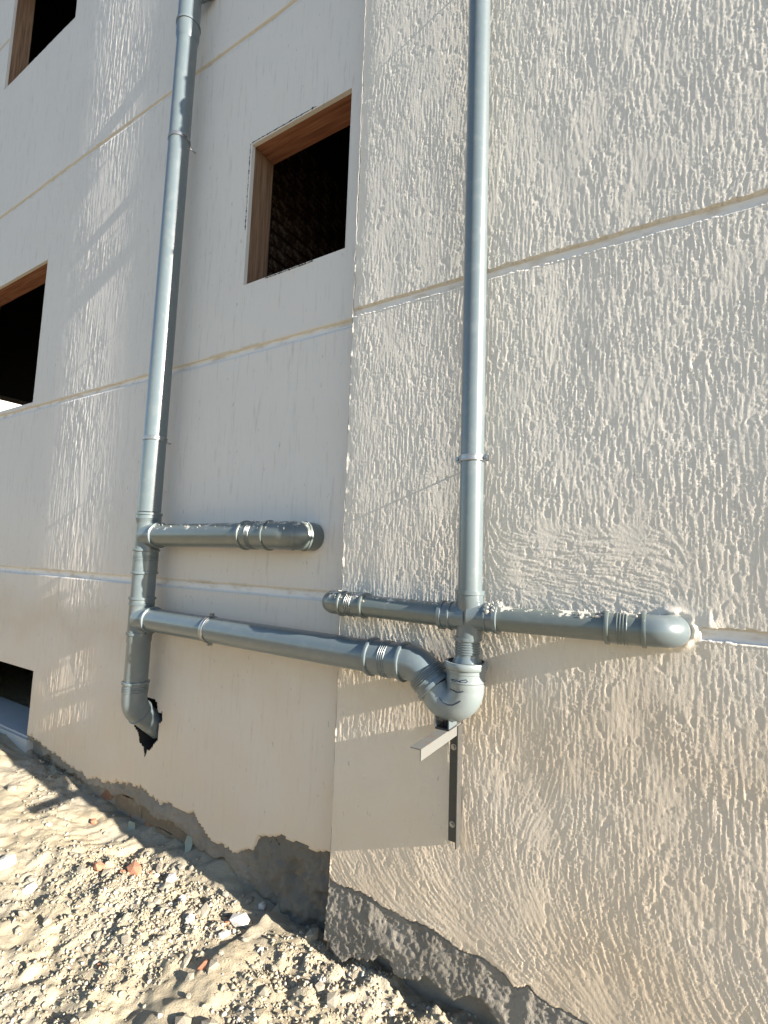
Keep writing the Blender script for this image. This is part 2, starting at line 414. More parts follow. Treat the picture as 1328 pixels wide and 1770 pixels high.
# slight falling away at the arris
fall = np.where(Z > 1.01, 0.0050, 0.0016)*np.exp(-(X-XC)/0.016)
h -= fall*(1+0.3*vn(nz, nx, 14, 400, 67))
h += 0.0012*np.exp(-((X-XC)/0.005)**2)*np.maximum(0, vn(nz, nx, 9, 50, 68, 3))
Yr = D - h
# free edge of the plaster coat at the bottom
edge = Z < cutR[None, :]
Yr = np.where(edge, D+0.030, Yr)
Zc = (Z[:-1, :-1]+Z[1:, 1:])/2; Xc = (X[:-1, :-1]+X[1:, 1:])/2
keep = Zc > (cutR[:-1][None, :]-0.007)
mi = np.zeros_like(Zc, int)
for (a, b_), gx in zip(GR[:2], (-9, 0.03)):
    mi = np.where((Zc > a) & (Zc < b_) & (Xc > gx), 1, mi)
    mi = np.where((Zc > b_-0.006) & (Zc < b_+0.0005) & (Xc > gx), 2, mi)
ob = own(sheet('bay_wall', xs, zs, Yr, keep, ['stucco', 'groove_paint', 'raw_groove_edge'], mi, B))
tag(ob, label='sunlit rough dragged stucco face of the projecting bay')

# continuation of the bay outside the picture, to the right and above
def far_stucco(xa, xb, za, zb, seed, step=0.011):
    bz_ = [za] + [q for g_ in GR for q in (g_[0], g_[0]+.0015, g_[1]-.0015, g_[1]) if za < g_[0] and g_[1] < zb] + [zb]
    xs = axis([xa, xb], step); zs = axis(sorted(bz_), step); nz, nx = len(zs), len(xs); X, Z = np.meshgrid(xs, zs)
    an = np.full((nz, nx), math.pi/2)
    h = 0.0005*(hp(lic(vn(nz, nx, 1.1, 1.1, seed), an, 4), 12, 2)+0.5*vn(nz, nx, 1.1, 1.1, seed+1))
    Zc = (Z[:-1, :-1]+Z[1:, 1:])/2; mi = np.zeros_like(Zc, int)
    for a, b_ in GR:
        if a < 2 or xa < 0:
            h = np.where((Z > a+0.0005) & (Z < b_-0.0005), -0.012, h); mi = np.where((Zc > a) & (Zc < b_), 1, mi)
    h[:, 0] = np.minimum(h[:, 0], 0); 
    return own(sheet('bay_wall', xs, zs, D-h, np.ones_like(Zc, bool), ['stucco', 'groove_paint'], mi, B))
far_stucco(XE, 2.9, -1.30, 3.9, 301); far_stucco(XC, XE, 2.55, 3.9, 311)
mb = MB()
mb.box(XE, 3.2, D+0.020, D+0.25, -1.30, 3.9); mb.box(2.9, 3.2, D, D+0.020, -1.30, 3.9)
mb.box(XC+0.004, 3.2, D+0.002, D+0.25, 3.9, TOP); mb.box(XC+0.004, XE, D+0.020, D+0.25, 2.55, 3.9)
mb.box(XC+0.0005, XE, D+0.022, D+0.25, -1.10, 2.55)
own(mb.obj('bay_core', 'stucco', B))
# return face of the step, 7 cm deep
zz = axis([-1.40, -0.170, -0.168, -0.135, -0.133, 0.978, 0.980, 1.010, 1.012, TOP], 0.008)
yy = np.linspace(D+0.001, DL+0.02, 12)
Yg, Zg = np.meshgrid(yy, zz)
xr = XC - 0.0008*vn(len(zz), 12, 4, 3, 71, 2) - 0.0012
vs = [(xr[i, j], yy[j], zz[i]) for i in range(len(zz)) for j in range(12)]
fs = [[i*12+j, (i+1)*12+j, (i+1)*12+j+1, i*12+j+1] for i in range(len(zz)-1) for j in range(11)]
own(link('bay_return', mesh('bay_return', vs, fs, True), 'wall_plaster', B))

# left (set-back) wall with openings
WIN = [  # x0, x1, z0, z1
    (-1.862, -1.235, 1.345, 2.110),
    (-5.150, -3.968, 1.042, 2.125),
    (-5.150, -3.940, 4.100, 5.200),
    (-4.780, -3.575, -1.190, -0.777)]
HOLE = [(-2.40, -0.735), (-2.345, -0.742), (-2.32, -0.735), (-2.296, -0.752), (-2.288, -0.79), (-2.262, -0.80), (-2.250, -0.785), (-2.246, -0.83), (-2.268, -0.85), (-2.272, -0.93),
        (-2.300, -0.955), (-2.318, -0.985), (-2.345, -0.99), (-2.362, -1.03), (-2.378, -0.985), (-2.412, -0.97), (-2.432, -0.925), (-2.470, -0.90), (-2.462, -0.872), (-2.42, -0.86), (-2.43, -0.80)]
def inpoly(px, pz, poly):
    c_ = np.zeros(px.shape, bool); n = len(poly); j = n-1
    for i in range(n):
        xi, zi = poly[i]; xj, zj = poly[j]
        hit = ((zi > pz) != (zj > pz)) & (px < (xj-xi)*(pz-zi)/((zj-zi) or 1e-9)+xi)
        c_ ^= hit; j = i
    return c_
bx = sorted(set([-6.4, -5.15, -4.78, -3.968, -3.94, -3.575, -2.49, -2.23, -1.862, -1.235, XC]))   # finest where the sun catches it
xs = np.concatenate([axis(bx[:6], 0.02)[:-1], axis([bx[5], bx[6]], 0.006)[:-1], axis([bx[6], bx[7]], 0.005)[:-1], axis(bx[7:], 0.010)])
bz = [-1.34]
for a, b_ in G_LEFT: bz += [a, a+0.0015, b_-0.0015, b_]
bz += [1.345, 2.11, 1.042, 2.125, 4.10, 5.20, -1.19, -0.777, -0.72, -1.04, 5.8]
bz = sorted(bz); zs = axis(bz, 0.0098)
nz, nx = len(zs), len(xs); X, Z = np.meshgrid(xs, zs)
xL = xs; cutL = cutline([(-6.4, -1.35), (-3.7, -1.30), (-3.58, -1.17), (-3.51, -1.17), (-3.19, -1.215), (-2.95, -1.25), (-2.72, -1.238), (-2.50, -1.190), (-2.38, -1.185), (-2.2, -1.215), (-1.98, -1.205), (-1.84, -1.265),
                (-1.70, -1.272), (-1.58, -1.235), (-1.555, -1.165), (-1.45, -1.140), (-1.35, -1.135), (-1.2, -1.125), (-1.1, -1.12)], xs, 75, 0.006, 5)
ang = np.full((nz, nx), math.pi/2)+0.06*vn(nz, nx, 40, 40, 81)
l1 = lic(vn(nz, nx, 1.3, 1.3, 83), ang, 8); l3 = vn(nz, nx, 1.6, 1.2, 87)
lo = vn(nz, nx, 40, 30, 89, 2)
rgh = np.clip(0.75+0.35*vn(nz, nx, 30, 30, 91, 2), 0.25, 1.5)
rgh = rgh*(0.45+0.75*np.clip((-X-2.35)/0.5, 0, 1))      # rougher coat beyond the left stack
h = 0.00062*rgh*(0.90*hp(l1, 16, 3)+0.5*l3) + 0.0003*lo
for a, b_ in G_LEFT:
    h = np.where((Z > a+0.0005) & (Z < b_-0.0005), -0.010+0.0010*vn(nz, nx, 3, 12, 93, 2), h)
rr = np.hypot(X+1.335, Z-0.087)
h += 0.005*np.exp(-((rr-0.066)/0.012)**2)
Yl = DL - h
Yl = np.where(Z < cutL[None, :], DL+0.028, Yl)
Zc = (Z[:-1, :-1]+Z[1:, 1:])/2; Xc = (X[:-1, :-1]+X[1:, 1:])/2
keep = Zc > (cutL[:-1][None, :]-0.012)
for a, b_, c_, d_ in WIN: keep &= ~((Xc > a) & (Xc < b_) & (Zc > c_) & (Zc < d_))
keep &= ~((Xc < -3.575) & (Zc < -1.19))
keep &= ~inpoly(Xc, Zc, HOLE)
mi = np.zeros_like(Zc, int)
for a, b_ in G_LEFT:
    mi = np.where((Zc > a) & (Zc < b_), 1, mi); mi = np.where((Zc > b_-0.006) & (Zc < b_+0.001+0.003*np.abs(vn(nz, nx, 2, 14, 95, 2)[:-1, :-1])), 2, mi)
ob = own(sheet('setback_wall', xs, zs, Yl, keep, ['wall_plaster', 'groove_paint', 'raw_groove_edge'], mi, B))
tag(ob, label='shaded smooth plaster face of the set-back wall')

# masonry core of the set-back wall: boxes butted round the openings
def slabs(mb, x0, x1, z0, z1, y0, y1, holes):
    xe = sorted(set([x0, x1]+[q for h_ in holes for q in h_[:2]])); ze = sorted(set([z0, z1]+[q for h_ in holes for q in h_[2:]]))
    for i in range(len(xe)-1):
        for j in range(len(ze)-1):
            cx, cz = (xe[i]+xe[i+1])/2, (ze[j]+ze[j+1])/2
            if not (x0 < cx < x1 and z0 < cz < z1): continue
            if any(h_[0] < cx < h_[1] and h_[2] < cz < h_[3] for h_ in holes): continue
            v = [(x, y, z) for x in (xe[i], xe[i+1]) for y in (y0, y1) for z in (ze[j], ze[j+1])]
            mb.add(v, [[0, 1, 3, 2], [4, 6, 7, 5], [0, 4, 5, 1], [2, 3, 7, 6], [0, 2, 6, 4], [1, 5, 7, 3]])
HB = (-2.49, -2.23, -1.04, -0.72)
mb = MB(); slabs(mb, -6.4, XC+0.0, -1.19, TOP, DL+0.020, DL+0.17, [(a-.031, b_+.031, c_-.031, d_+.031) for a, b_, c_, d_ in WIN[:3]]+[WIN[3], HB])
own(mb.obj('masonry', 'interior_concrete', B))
mb = MB(); mb.box(-6.4, XC, DL+0.002, DL+0.3, 5.8, TOP); own(mb.obj('upper_wall', 'wall_plaster', B))
# ragged sides of the knocked-through hole
mb = MB(); n = len(HOLE)
vs = [(x, DL-0.001, z) for x, z in HOLE]+[(x*1.0+0.012*math.sin(9*i), DL+0.11, z+0.012*math.cos(7*i)) for i, (x, z) in enumerate(HOLE)]
mb.add(vs, [[i, (i+1) % n, n+(i+1) % n, n+i] for i in range(n)])
own(mb.obj('hole_edge', 'interior_concrete', B))

# rear, sides, roof and floors of the building: dark shell behind the openings
mb = MB()
mb.box(-6.4, 3.2, 5.6, 5.8, -1.6, TOP); mb.box(3.0, 3.2, D+0.25, 5.6, -1.6, TOP)
mb.box(-6.4, 3.2, DL+0.3, 5.6, TOP-0.2, TOP)
mb.box(-6.4, 3.0, DL+0.3, 5.6, 0.55, 0.75); mb.box(-6.4, 3.0, DL+0.3, 5.6, 3.45, 3.65); mb.box(-6.4, 3.0, DL+0.3, 5.6, -1.7, -1.5)
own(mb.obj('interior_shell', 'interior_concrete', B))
mb = MB()   # left end wall with an opening that shows daylight through the middle window
v_h = (1.95, 3.4, 0.95, 1.615)
for (y0, y1, z0, z1) in ((DL+0.3, v_h[0], -1.6, TOP), (v_h[1], 5.6, -1.6, TOP), (v_h[0], v_h[1], -1.6, v_h[2]), (v_h[0], v_h[1], v_h[3], TOP)):
    mb.box(-6.4, -6.2, y0, y1, z0, z1)
own(mb.obj('end_wall', 'interior_concrete', B))

# windows: plaster reveal, timber boards
def board(x0, x1, y0, y1, z0, z1, mat, parent):
    mb = MB(); mb.box(x0, x1, y0, y1, z0, z1); ob = mb.obj('frame_board', mat, parent)
    bv = ob.modifiers.new('bevel', 'BEVEL'); bv.width = 0.002; bv.segments = 1
    return ob
for i, (x0, x1, z0, z1) in enumerate(WIN[:3]):
    mb = MB()   # the plastered lip round the opening
    L = 0.006
    mb.box(x0-0.012, x0+0.001, DL-0.0015, DL+0.02, z0-0.001, z1+0.010); mb.box(x1-0.001, x1+0.004, DL-0.0005, DL+0.02, z0, z1+0.004)
    mb.box(x0+0.001, x1-0.001, DL-0.001, DL+0.02, z1-0.001, z1+0.008); mb.box(x0+0.001, x1-0.001, DL+0.0005, DL+0.02, z0-0.006, z0+0.001)
    wn = own(mb.obj('window', 'wall_plaster', B))
    wn['label'] = ['small open window hole with timber lining beside the bay corner', 'open window hole cut off by the left edge, with timber lintel', 'highest window hole with a timber jamb, in the top left corner'][i]
    if i == 0:      # ragged dark gap where the plaster has parted from the lining
        rc = random.Random(4)
        for (ax_, a0, a1, fix) in (('x', x0-.004, x0+.42, z1+.0085), ('z', z0+.30, z1+.006, x0-.0115), ('x', x0+.15, x1-.18, z0-.0055)):
            mb = MB(); n_ = 60; vs = []
            for q in range(n_+1):
                u_ = a0+(a1-a0)*q/n_; hw_ = max(.0002, rc.gauss(.0008, .0016)); m0 = fix+rc.uniform(-.0012, .0012)
                for e_ in (-hw_, hw_):
                    for yy_ in (DL-.0028, DL+.004): vs.append((u_, yy_, m0+e_) if ax_ == 'x' else (m0+e_, yy_, u_))
            mb.add(vs, [[4*q+a_, 4*q+b2, 4*q+4+b2, 4*q+4+a_] for q in range(n_) for a_, b2 in ((0, 2), (2, 3), (3, 1), (1, 0))])
            mb.obj('plaster_crack', 'crack_dark', wn)
    board(x0-0.030, x0-0.0008, DL+0.021, DL+0.155, z0-0.030, z1+0.030, 'timber', wn)
    board(x1+0.0008, x1+0.030, DL+0.021, DL+0.155, z0-0.030, z1+0.030, 'timber', wn)
    board(x0, x1, DL+0.021, DL+0.155, z1+0.0008, z1+0.030, 'timber_lintel', wn)
    board(x0, x1, DL+0.021, DL+0.155, z0-0.030, z0-0.0008, 'timber_lintel', wn)
x0, x1, z0, z1 = WIN[3]
mb = MB(); mb.box(x0, x1, DL+0.02, DL+0.30, z0-0.16, z0-0.001)
mb.box(x0, x1-0.002, DL+0.002, DL+0.02, z0-0.20, z0-0.012)
wn = own(mb.obj('window', 'white_sill', B)); wn['label'] = 'low basement window hole with a pale sloping sill at the left edge'

# dim brick cross wall seen through the small window
def bricks_wall(x, y0, y1, z0, z1, mat):
    L, Hh, J = 0.235, 0.068, 0.012
    mesh_ = None; k = 0; z = z0
    while z < z1:
        y = y0 - (L/2 if k % 2 else 0)
        while y < y1:
            a, b_ = max(y, y0), min(y+L, y1)
            if b_-a > 0.03:
                if mesh_ is None:
                    m_ = MB(); m_.box(-0.05, 0.05, -L/2, L/2, -Hh/2, Hh/2); o_ = m_.obj('brick', mat, B); mesh_ = o_.data
                else:
                    o_ = bpy.data.objects.new('brick', mesh_); COL.objects.link(o_); o_.parent = B
                own(o_); o_.location = (x+random.uniform(-.006, .006), (a+b_)/2, z+Hh/2); o_.scale = (1, (b_-a)/L, 1)
                o_.rotation_euler = (0, 0, random.uniform(-.01, .01))
            y += L+J
        z += Hh+J; k += 1
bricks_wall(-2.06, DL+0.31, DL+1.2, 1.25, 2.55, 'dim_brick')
mb = MB(); mb.box(-2.16, -2.02, DL+0.30, DL+2.2, 0.76, 3.44); own(mb.obj('mortar_core', 'interior_concrete', B))

# cement base coat below the bay plaster
xs = np.concatenate([axis([XC, 0.62], 0.0045), axis([0.62, 2.9], 0.012)[1:]]); zs = axis([-1.40, -1.085], 0.0045)
nz, nx = len(zs), len(xs); X, Z = np.meshgrid(xs, zs)
h = 0.0011*vn(nz, nx, 1.2, 1.2, 101, 1)*0.8+0.0022*vn(nz, nx, 30, 40, 103, 4)+0.0008*vn(nz, nx, 4, 4, 105, 2)
h += 0.006*np.clip((-1.22-Z)/0.12, 0, 1)
bot = cutline([(-1.2, -1.345), (-1.137, -1.346), (-1.0, -1.352), (-.863, -1.325), (-.73, -1.316), (-.6, -1.318), (.2, -1.33), (.5, -1.36), (2.9, -1.37)], xs, 107, 0.010, 18)
ctop = np.where(xs > XE, -1.30, np.interp(xs, xR, cutR))[None, :]
Yc = D+0.004-0.016*np.clip((ctop-Z)/0.10, 0, 1)-h
Yc = np.where(Z > ctop-0.002, np.maximum(Yc, D+0.014), Yc)
Yc = np.where(Z < bot[None, :], D+0.11, Yc)
keep = (((Z[:-1, :-1]+Z[1:, 1:])/2) > bot[:-1][None, :]-0.010) & ~((((X[:-1, :-1]+X[1:, 1:])/2) > XE) & (((Z[:-1, :-1]+Z[1:, 1:])/2) > -1.27))
own(sheet('cement_base', xs, zs, Yc, keep, ['cement'], None, B))
mb = MB(); mb.box(XC+0.001, XE, D+0.05, D+0.3, -1.6, -1.10); mb.box(XE, 3.2, D+0.05, D+0.3, -1.6, -1.3002)
mb.box(XC-0.0005, XC+0.02, D+0.014, DL+0.2, -1.405, -1.17)
own(mb.obj('footing', 'cement', B))

# grey render band and bricks at the foot of the set-back wall
xs = axis([-3.60, XC], 0.007); zs = axis([-1.50, -1.08], 0.007)
nz, nx = len(zs), len(xs); X, Z = np.meshgrid(xs, zs)
h = 0.002*vn(nz, nx, 2, 2, 111, 2)+0.006*vn(nz, nx, 12, 18, 113, 4) + 0.006*np.clip((X+1.75)/.3, 0, 1)*np.clip((-1.20-Z)/.08, 0, 1) + .012*np.clip((X+1.7)/.3, 0, 1)*np.clip((-1.18-Z)/.05, 0, 1)*vn(nz, nx, 9, 10, 115, 3)
bot = cutline([(-3.6, -1.20), (-3.5, -1.225), (-3.2, -1.275), (-2.9, -1.285), (-2.5, -1.262), (-2.1, -1.30), (-1.80, -1.335), (-1.62, -1.42), (-1.3, -1.52), (-1.1, -1.52)], xs, 117, 0.010, 14)
Yc = np.maximum(DL+0.012-h, np.where(Z > np.interp(xs, xL, cutL)[None, :]-.002, DL+.008, DL-.02)); Yc = np.where(Z < bot[None, :], DL+0.06, Yc)
keep = ((Z[:-1, :-1]+Z[1:, 1:])/2) > bot[:-1][None, :]-0.012
own(sheet('render_coat', xs, zs, Yc, keep, ['render_band'], None, B))
mb = MB(); mb.box(-3.60, XC, DL+0.040, DL+0.3, -1.7, -1.19); own(mb.obj('mortar_bed', 'render_band', B))
L, Hh, J = 0.228, 0.068, 0.009; protos = []
for v in range(4):
    m_ = MB(); rb = random.Random(v)
    xs_ = [-L/2, -L/4, 0, L/4, L/2]; vs = []; 
    for a in xs_:
        for (y, z) in ((-.05, -Hh/2), (-.05, Hh/2), (.05, Hh/2), (.05, -Hh/2)):
            vs.append((a+rb.uniform(-.004, .004), y+rb.uniform(-.006, .006), z+rb.uniform(-.005, .005)))
    fs = [[i*4+k, i*4+(k+1) % 4, (i+1)*4+(k+1) % 4, (i+1)*4+k] for i in range(4) for k in range(4)]+[[0, 3, 2, 1], [16, 17, 18, 19]]
    m_.add(vs, fs); o_ = m_.obj('brick', 'red_brick' if v == 0 else 'sandy_brick', B); protos.append(o_)
k = 0; row = 0; z = -1.50
while z < -1.20:
    x = -3.58 - (L/2 if row % 2 else 0)
    while x < XC-0.12:
        if x > -3.6:
            v = k % 4
            if k < 4: o_ = protos[k]
            else: o_ = bpy.data.objects.new('brick', protos[random.choice((0, 1, 2, 3, 1, 2))].data); COL.objects.link(o_); o_.parent = B
            own(o_); o_.location = (x+L/2, DL+0.078+random.uniform(-.006, .014), z+Hh/2)
            o_.rotation_euler = (random.uniform(-.03, .03), random.uniform(-.015, .015), random.uniform(-.03, .03)); k += 1
        x += L+J
    z += Hh+J; row += 1

# ---------------------------------------------------------------- pipes
P4 = 0.055; P3 = 0.0375
YL, YR = 1.52, 1.4725
XL, XR = -2.334, -0.578
def rimprof(L, r, ribs=True, double=True, w_=0.012, lift=0.0085, body=0.0035, ribat=0.5):
    p_ = [(0, r+body), (0, r+lift), (w_*0.15, r+lift+0.0006), (w_*0.85, r+lift+0.0006), (w_, r+lift), (w_+0.001, r+body)]
    if ribs:
        c0 = L*ribat-0.012
        for i in range(4):
            a = c0+i*0.0075; p_ += [(a, r+body), (a+0.0012, r+body+0.0022), (a+0.003, r+body+0.0022), (a+0.0042, r+body)]
    if double: p_ += [(L-w_-0.001, r+body), (L-w_, r+lift), (L-w_*0.85, r+lift+0.0006), (L-w_*0.15, r+lift+0.0006), (L, r+lift), (L, r+body-0.0035)]
    else: p_ += [(L, r+body), (L+0.004, r)]
    return p_
def straight(mb, a, b_, r, n=44): mb.tube([a, b_], [r, r], n)

LS = thing('drain_stack', 'thick grey drain pipe standing up the shaded wall, with two side branches', 'drain pipe', (XL, YL, -1.0))
def ch(mb, name, mat, par, root):
    ob = mb.obj(name, mat, par); 
    r_ = root.location; ob.matrix_parent_inverse = Matrix.Translation(-r_) if par == root else Matrix(); return ob
def sub(mb, name, mat, par): return mb.obj(name, mat, par)
def bent(z):    # the stack leans very slightly
    return XL
mb = MB(); straight(mb, (XL, YL, 0.205), (XL, YL, 2.87), P4); ch(mb, 'pipe', 'grey_pvc', LS, LS)
mb = MB(); straight(mb, (XL, YL, 3.17), (XL, YL, 6.6), P4); ch(mb, 'pipe', 'grey_pvc', LS, LS)
# high socket at the top edge of the picture, with a branch into the wall
mb = MB(); pts, rr_ = run((XL, YL, 3.19), (XL, YL, 2.7), [(0, P4+.003), (0, P4+.011), (.014, P4+.011), (.015, P4+.005), (.22, P4+.005), (.221, P4+.011), (.236, P4+.011), (.237, P4+.007), (.30, P4+.007), (.335, P4)])
mb.tube(pts, rr_, 44)
mb.tube([(XL, YL, 3.16), (XL+.12, YL+.10, 3.28)], [.050, .050], 32)
ch(mb, 'branch_fitting', 'grey_pvc', LS, LS)
# upper tee
def tee(z1, z0, zb, r, brx, par, root, x, y, mat='grey_pvc', throat=0.95):
    mb = MB(); L = z1-z0
    pts, rr_ = run((x, y, z1), (x, y, z0), [(0, r+.003), (0, r+.009), (.011, r+.009), (.012, r+.004), (L*.15, r+.004), (L*.15+.002, r+.0065), (L*.15+.004, r+.004), (L*.19, r+.0065), (L*.19+.004, r+.004), (L*.3, r+.0025), (L, r+.0025)])
    mb.tube(pts, rr_, 44)
    for sx in brx:
        pts, rr_ = run((x+sx*0.01, y, zb), (x+sx*1, y, zb), [(0, r*1.18), (r*.6, r*1.10), (r*1.25, r+.004), (r*1.4, r+.004), (r*1.4+.001, r+.0095), (r*1.4+.013, r+.0095), (r*1.4+.014, r+.001)])
        mb.tube(pts, rr_, 44)
    return ch(mb, 'branch_fitting', mat, par, root)
tee(0.200, 0.012, 0.087, P4, (1,), LS, LS, XL, YL)
mb = MB(); pts, rr_ = run((XL, YL, 0.018), (XL, YL, -1), rimprof(0.125, P4, ribat=0.36)); mb.tube(pts, rr_, 44); ch(mb, 'coupling', 'grey_pvc', LS, LS)
mb = MB(); straight(mb, (XL, YL, -0.10), (XL, YL, -0.235), P4+.001); ch(mb, 'pipe', 'grey_pvc', LS, LS)
tee(-0.222, -0.405, -0.327, P4, (1,), LS, LS, XL, YL)
mb = MB(); pts, rr_ = run((XL, YL, -0.395), (XL, YL, -1), [(0, P4), (0, P4+.008), (.011, P4+.008), (.012, P4+.003), (.045, P4+.003), (.05, P4), (.27, P4)]); mb.tube(pts, rr_, 44)
ch(mb, 'pipe', 'grey_pvc', LS, LS)
# bottom bend going into the hole
mb = MB()
pts, rr_ = run((XL, YL, -0.632), (XL, YL, -1), rimprof(0.085, P4, double=False, ribat=0.42)[:-1])
aa = arc((XL, YL+0.09, -0.717), (0, -1, 0), (0, 0, -1), 0.09, math.radians(48), 10)[1:]
pts += aa; rr_ += [P4+.0035]*len(aa)
dd = Vector((0, math.sin(math.radians(48)), -math.cos(math.radians(48))))
e = aa[-1]; pts += [e+dd*.004, e+dd*.005, e+dd*.012, e+dd*.013, e+dd*.02, e+dd*.021, e+dd*.17]; rr_ += [P4+.0035, P4+.0075, P4+.0075, P4+.004, P4+.004, P4, P4]
mb.tube(pts, rr_, 44); ch(mb, 'elbow', 'grey_pvc', LS, LS)
# upper branch: pipe, coupling, elbow into the wall
mb = MB(); straight(mb, (XL+.07, YL, 0.087), (-1.60, YL, 0.089), P4, 48); ch(mb, 'pipe', 'splashed_pvc', LS, LS)
mb = MB(); pts, rr_ = run((-1.632, YL, 0.089), (0, YL, 0.089), rimprof(0.150, P4, ribat=0.40)); mb.tube(pts, rr_, 44); ch(mb, 'coupling', 'splashed_pvc', LS, LS)
mb = MB()
pts = [Vector((-1.482, YL, .089)), Vector((-1.41, YL, .089))]+arc((-1.41, YL+.075, .089), (0, -1, 0), (1, 0, 0), .075, math.pi/2, 12)[1:]+[Vector((-1.335, DL+.02, .089))]
rr_ = [P4+.004]*len(pts); mb.tube(pts, rr_, 44)
# raised ring half way round the bend
q = arc((-1.41, YL+.075, .089), (0, -1, 0), (1, 0, 0), .075, math.pi/2, 40)
mb.tube(q[14:18], [P4+.0075]*4, 44); mb.tube(q[30:33], [P4+.0075]*3, 44)
ch(mb, 'elbow', 'splashed_pvc', LS, LS)

# right stack
RS = thing('drain_stack', 'slimmer grey drain pipe standing on the sunlit bay, crossed by two level branches', 'drain pipe', (XR, YR, -0.3))
mb = MB(); straight(mb, (XR, YR, -0.10), (XR, YR, 3.10), P3, 44); ch(mb, 'pipe', 'grey_pvc', RS, RS)
mb = MB(); pts, rr_ = run((XR, YR, 3.10), (XR, YR, 6), [(0, P3+.003), (.03, P3+.004), (.1, P3+.004), (.101, P3+.009), (.113, P3+.009), (.114, P3), (3.3, P3)]); mb.tube(pts, rr_, 44); ch(mb, 'pipe', 'grey_pvc', RS, RS)
mb = MB()
pts, rr_ = run((XR, YR, -0.083), (XR, YR, -1), [(0, P3+.002), (0, P3+.0078), (.013, P3+.0078), (.014, P3+.0045), (.046, P3+.0045), (.050, P3+.003), (.150, P3+.003)]); mb.tube(pts, rr_, 44)
for sx, zb in ((1, -.162), (-1, -.166)):
    pts, rr_ = run((XR+sx*.005, YR, zb), (XR+sx, YR, zb), [(0, P3*1.25), (.028, P3*1.12), (.044, P3+.004), (.050, P3+.004), (.0505, P3+.0075), (.056, P3+.0075), (.0565, P3+.004), (.078, P3+.004), (.0785, P3+.0085), (.090, P3+.0085), (.091, P3)]); mb.tube(pts, rr_, 44)
ch(mb, 'cross_fitting', 'grey_pvc', RS, RS)
mb = MB(); straight(mb, (XR+.07, YR, -.162), (-0.175, YR, -.158), P3, 44); ch(mb, 'pipe', 'splashed_pvc', RS, RS)
mb = MB(); pts, rr_ = run((-0.190, YR, -.158), (1, YR, -.158), rimprof(0.098, P3, w_=0.010, lift=.0075, ribat=.42)); mb.tube(pts, rr_, 44); ch(mb, 'coupling', 'splashed_pvc', RS, RS)
mb = MB()
pts = [Vector((-0.095, YR, -.157)), Vector((-.083, YR, -.157))]+arc((-.083, YR+.048, -.157), (0, -1, 0), (1, 0, 0), .048, math.pi/2, 14)[1:]+[Vector((-.035, D+.02, -.157))]
mb.tube(pts, [P3+.0035]*len(pts), 44); ch(mb, 'elbow', 'grey_pvc', RS, RS)
mb = MB(); mb.tube([(XR-.07, YR, -.166), (-0.99, YR+.006, -.160)], [P3, P3], 44); ch(mb, 'pipe', 'splashed_pvc', RS, RS)
mb = MB(); pts, rr_ = run((-0.965, YR+.006, -.160), (-2, YR+.010, -.157), rimprof(0.105, P3, w_=0.010, lift=.0075, ribat=.55)); mb.tube(pts, rr_, 44); ch(mb, 'coupling', 'splashed_pvc', RS, RS)
mb = MB()
pts = [Vector((-1.065, YR+.007, -.159)), Vector((-1.088, YR+.007, -.159))]+arc((-1.088, YR+.057, -.159), (0, -1, 0), (-1, 0, 0), .05, math.pi/2, 14)[1:]+[Vector((-1.138, DL+.02, -.159))]
mb.tube(pts, [P3+.0035]*len(pts), 44); ch(mb, 'elbow', 'splashed_pvc', RS, RS)
# ribbed reducer under the cross
mb = MB()
prof = [(0, P3+.001), (0, P3+.005), (.010, P3+.005), (.011, P3+.001)]
for i in range(5): prof += [(.016+i*.0075, P3), (.0175+i*.0075, P3+.0022), (.0195+i*.0075, P3+.0022), (.021+i*.0075, P3)]
prof += [(.056, P3), (.062, P3+.001), (.088, P4-.003), (.12, P4-.003)]
pts, rr_ = run((XR-.005, YR, -.226), (XR-.005, YR, -1), prof); mb.tube(pts, rr_, 44); ch(mb, 'reducer', 'grey_pvc', RS, RS)

# mortar splashes sticking to the branches
def blob(mb, c, n, sx, sy, sz, seed):
    rb = random.Random(seed); c = Vector(c); M_ = 7; R_ = 5; vs = []
    for i in range(R_+1):
        th = math.pi*i/R_
        for k in range(M_):
            ph = 2*math.pi*k/M_; q = rb.uniform(.65, 1.2)
            vs.append(c+Vector((sx*q*math.sin(th)*math.cos(ph), sy*q*math.sin(th)*math.sin(ph), sz*q*math.cos(th))))
    mb.add(vs, [[i*M_+k, i*M_+(k+1) % M_, (i+1)*M_+(k+1) % M_, (i+1)*M_+k] for i in range(R_) for k in range(M_)], True)
def splashes(x0, x1, y, z, r, cnt, seed, root, big=1.0, amin=25, amax=110):
    rb = random.Random(seed); mb = MB()
    for i in range(cnt):
        x = rb.uniform(x0, x1); a = math.radians(rb.uniform(amin, amax)); s_ = rb.uniform(.0025, .0080)*big
        c = (x, y-r*math.cos(a), z+r*math.sin(a)); st = rb.uniform(.6, 1.8)
        blob(mb, c, 0, s_*1.2/st, s_*.34, s_*st*.85, seed*31+i)
    tag(ch(mb, 'mortar_splash', 'ash_mortar', root, root), kind='stuff')
splashes(XR+.055, XR+.10, YR, -.162, P3+.006, 16, 3, RS, 1.1)
splashes(-.48, -.30, YR, -.160, P3, 10, 4, RS, .55, 40, 110)
splashes(-.26, -.19, YR, -.159, P3+.002, 14, 5, RS, .9, 35, 110)
splashes(-.15, -.10, YR, -.158, P3+.004, 7, 6, RS, .9, 20, 110)
splashes(-1.10, -.95, YR+.006, -.159, P3+.005, 22, 7, RS, .6, 20, 110)
splashes(-.93, -.68, YR+.004, -.162, P3, 12, 8, RS, .55, 40, 110)
splashes(XL+.1, -1.65, YL, .088, P4, 24, 9, LS, .75, 35, 110)
